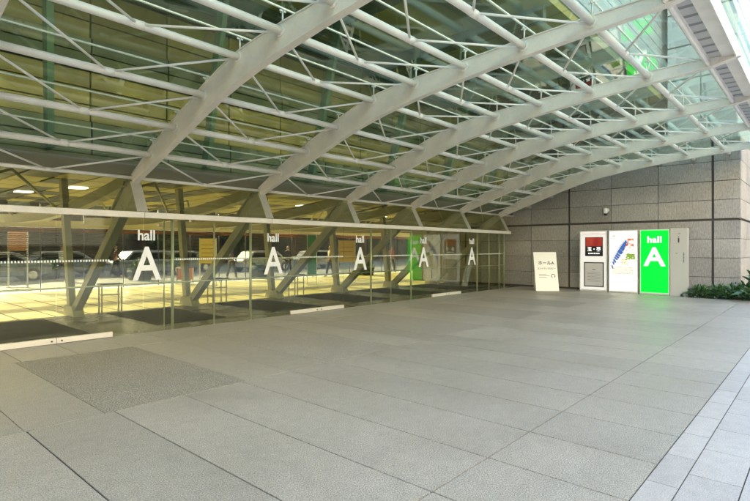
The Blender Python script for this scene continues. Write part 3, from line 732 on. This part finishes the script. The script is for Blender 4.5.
# street building with dark shopfronts
sb = empty('shop_building', (12, 52, 0), 'dark brown low shop building with awnings across the street beyond the lobby', 'building')
b = MB(); b.box(-30, 70, 48, 56, -.05, 8); b.build('wall', mat('brown_brick', (.085,.055,.035), .8), sb)
awm = mat('orange_awning', (.35,.13,.05), .7)
for i in range(16):
    x = -26+i*6
    b = MB(); b.box(x, x+4.6, 47.9, 47.99, .3, 2.9); b.build('shop_window', mat('shop_glass', (.03,.03,.03), .1), sb)
    if i % 2 == 0:
        b = MB(); b.prism([(48, 3.6), (46.6, 3.05), (46.6, 2.85), (48, 3.3)], 'x', x-.2, x+4.8); b.build('awning', awm, sb)
    b = MB(); b.box(x+.4, x+1.9, 47.8, 47.98, 4.4, 6.2); b.build('window', M['oglass'], sb)
def tree(x, y, h, label, n=1700):
    root = empty('street_tree', (x, y, 0), label, 'tree', 'trees along the street beyond the lobby')
    b = MB(); b.tube((x,y,-.05),(x+.1,y,h*.45),.16,.11); tips = []
    for i in range(6):
        a = i*1.05+random.random(); q = (x+math.cos(a)*h*.2, y+math.sin(a)*h*.2, h*(.6+.06*(i%3))); b.tube((x+.1,y,h*.4), q, .07, .03, seg=8); tips.append(Vector(q))
    b.build('trunk', mat('bark', (.09,.07,.05), .9), root)
    b = MB()
    for i in range(n):
        c = random.choice(tips); v = Vector((random.gauss(0,1), random.gauss(0,1), random.gauss(0,.8)))*h*.11
        leaf(b, c+v, Vector((random.uniform(-1,1), random.uniform(-1,1), random.uniform(-1,.4))), Vector((0,0,1)), .3, .2)
    b.build('crown', leafmat('tree_leaf', (.03,.06,.015), (.10,.15,.03)), root)
for i, x in enumerate((2.0, 8.4, 14.6, 22, 30)):
    tree(x, 45.5+.5*(i%2), 3.9+.4*(i%3), 'leafy street tree beyond the lobby, '+['leftmost','second from left','middle one','second from right','rightmost'][i])

def person(x, y, top, trousers, ph, label, rz=0):
    root = empty('person', (x, y, 0), label, 'person', rz=rz)
    def skin(name, pts, edges, m, parent):
        bm = bmesh.new(); ly = bm.verts.layers.skin.verify(); vs = []
        for i, (p, r) in enumerate(pts):
            v = bm.verts.new(p); v[ly].radius = (r, r*.8) if isinstance(r, float) else r; v[ly].use_root = (i == 0); vs.append(v)
        for a, c in edges: bm.edges.new((vs[a], vs[c]))
        me = bpy.data.meshes.new(name); bm.to_mesh(me); bm.free(); me.materials.append(m)
        o = bpy.data.objects.new(name, me); COL.objects.link(o); o.parent = parent
        o.modifiers.new('skin', 'SKIN'); s_ = o.modifiers.new('sub', 'SUBSURF'); s_.levels = 1; s_.render_levels = 2
        return o
    sw = .16*math.sin(ph)
    pts = [((0,0,.95),.14),((0,0,1.15),.12),((0,0,1.38),.15),((0,0,1.48),.055),((0,.0,1.56),.075),((0,-.01,1.66),.085),((0,0,1.72),.05),
           ((-.17,0,1.40),.055),((-.22,sw,1.15),.042),((-.22,sw*1.6-.05,.93),.033),((-.22,sw*1.7-.07,.83),.03),
           ((.17,0,1.40),.055),((.22,-sw,1.15),.042),((.22,-sw*1.6-.05,.93),.033),((.22,-sw*1.7-.07,.83),.03),
           ((-.09,0,.88),.085),((-.1,-sw,.5),.055),((-.1,-sw*1.6+.02,.08),.04),((-.1,-sw*1.6-.13,.04),.035),
           ((.09,0,.88),.085),((.1,sw,.5),.055),((.1,sw*1.6+.02,.08),.04),((.1,sw*1.6-.13,.04),.035)]
    ed = [(0,1),(1,2),(2,3),(3,4),(4,5),(5,6),(2,7),(7,8),(8,9),(9,10),(2,11),(11,12),(12,13),(13,14),(0,15),(15,16),(16,17),(17,18),(0,19),(19,20),(20,21),(21,22)]
    skin('body', pts, ed, mat('skin', (.45,.28,.2), .6), root)
    sh = [((0,0,.92),.155),((0,0,1.15),.14),((0,0,1.38),.165),((0,0,1.46),.07),((-.17,0,1.40),.065),((-.22,sw,1.15),.053),((-.22,sw*1.6-.05,.95),.045),((.17,0,1.40),.065),((.22,-sw,1.15),.053),((.22,-sw*1.6-.05,.95),.045)]
    skin('jacket', sh, [(0,1),(1,2),(2,3),(2,4),(4,5),(5,6),(2,7),(7,8),(8,9)], mat('jacket_cloth', top, .9), root)
    tr = [((0,0,.93),.15),((-.09,0,.86),.1),((-.1,-sw,.5),.072),((-.1,-sw*1.6+.02,.12),.06),((.09,0,.86),.1),((.1,sw,.5),.072),((.1,sw*1.6+.02,.12),.06)]
    skin('trousers', tr, [(0,1),(1,2),(2,3),(0,4),(4,5),(5,6)], mat('trouser_cloth', trousers, .9), root)
    skin('hair', [((0,.015,1.66),.09),((0,.02,1.73),.07)], [(0,1)], mat('dark_hair', (.015,.012,.01), .7), root)
def at(px, d):
    t = (px-375)/507; return d*(math.cos(YAW)+math.sin(YAW)*t), d*(math.sin(YAW)-math.cos(YAW)*t)
x, y = at(116, 27.5); person(x, y, (.10,.02,.02), (.02,.02,.03), 1.2, 'pedestrian in a dark red jacket walking beyond the lobby, left of the leftmost hall A', rz=1.4)
x, y = at(288, 30); person(x, y, (.03,.03,.04), (.03,.03,.03), .7, 'pedestrian in black walking beyond the lobby, right of the second hall A', rz=-1.3)

for px, d, c1, c2, ph, rz, lab in (
        (62, 24.5, (.55,.55,.52), (.05,.06,.10), .9, 1.9, 'pedestrian in a pale grey jacket and navy trousers beyond the lobby near the left edge'),
        (100, 31, (.06,.16,.10), (.03,.03,.03), .5, -1.5, 'pedestrian in dark green beyond the lobby, farther off than the one in dark red'),
        (232, 26, (.05,.06,.12), (.10,.09,.07), 1.0, 1.2, 'pedestrian in navy jacket and tan trousers beyond the lobby, left of second hall A'),
        (330, 28, (.45,.36,.25), (.03,.03,.04), .8, -2.0, 'pedestrian in a tan jacket beyond the lobby, left of the third hall A'),
        (392, 33, (.30,.06,.05), (.05,.05,.08), .6, 1.6, 'pedestrian in a brick red jacket beyond the lobby, right of the third hall A')):
    x, y = at(px, d); person(x, y, c1, c2, ph, lab, rz=rz)
def planter(x, y, lab):
    root = empty('planter', (x, y, 0), lab, 'planter', 'planters on the pavement beyond the lobby')
    b = MB(); b.prism([(-.42,0),(.42,0),(.5,.42),(-.5,.42)], 'y', -.3, .3); b.build('trough', M['dark'], root, bevel=.01, local=True)
    b = MB()
    for i in range(420):
        p = Vector((random.uniform(-.5,.5), random.uniform(-.3,.3), .42+abs(random.gauss(0,.22))))
        leaf(b, p, Vector((random.uniform(-1,1), random.uniform(-1,1), random.uniform(-.3,1))), Vector((0,.3,1)), .16, .08)
    b.build('foliage', lm, root, local=True)
for px, d, lab in ((48, 26, 'dark planter with bushy green leaves beyond the lobby near the left edge'), (140, 25.5, 'dark planter with green leaves seen behind the leftmost letter A'), (262, 27, 'dark planter with green leaves seen behind the second letter A'), (365, 30, 'dark planter with green leaves seen behind the third letter A')):
    x, y = at(px, d); planter(x, y, lab)

# ------------------------------------------------------------------ unseen office added behind the camera for bounce light and reflections
ob = empty('bounce_office', (0, -22, 0), 'pale unseen office block added behind the camera for warm bounce light and reflections', 'building')
b = MB(); b.box(-70, 90, -40, -22, -.05, 20); b.build('wall', mat('pale_bounce_wall', (.47,.41,.31), .8), ob)  # tall and pale to throw warm fill light on the forecourt
b = MB()
for i in range(43):
    for j in range(4): b.box(-59+i*3, -57.4+i*3, -21.99, -21.9, 9.2+j*2.4, 10.4+j*2.4)
b.build('windows', mat('blue_window', (.08,.11,.14), .1), ob)
b = MB(); b.box(-70, 90, -21.98, -21.85, .3, 8.6); b.build('light_cut_base', mat('light_cut_dark', (.035,.032,.028), .3), ob)  # dark base added to cut low light and glare on the glass
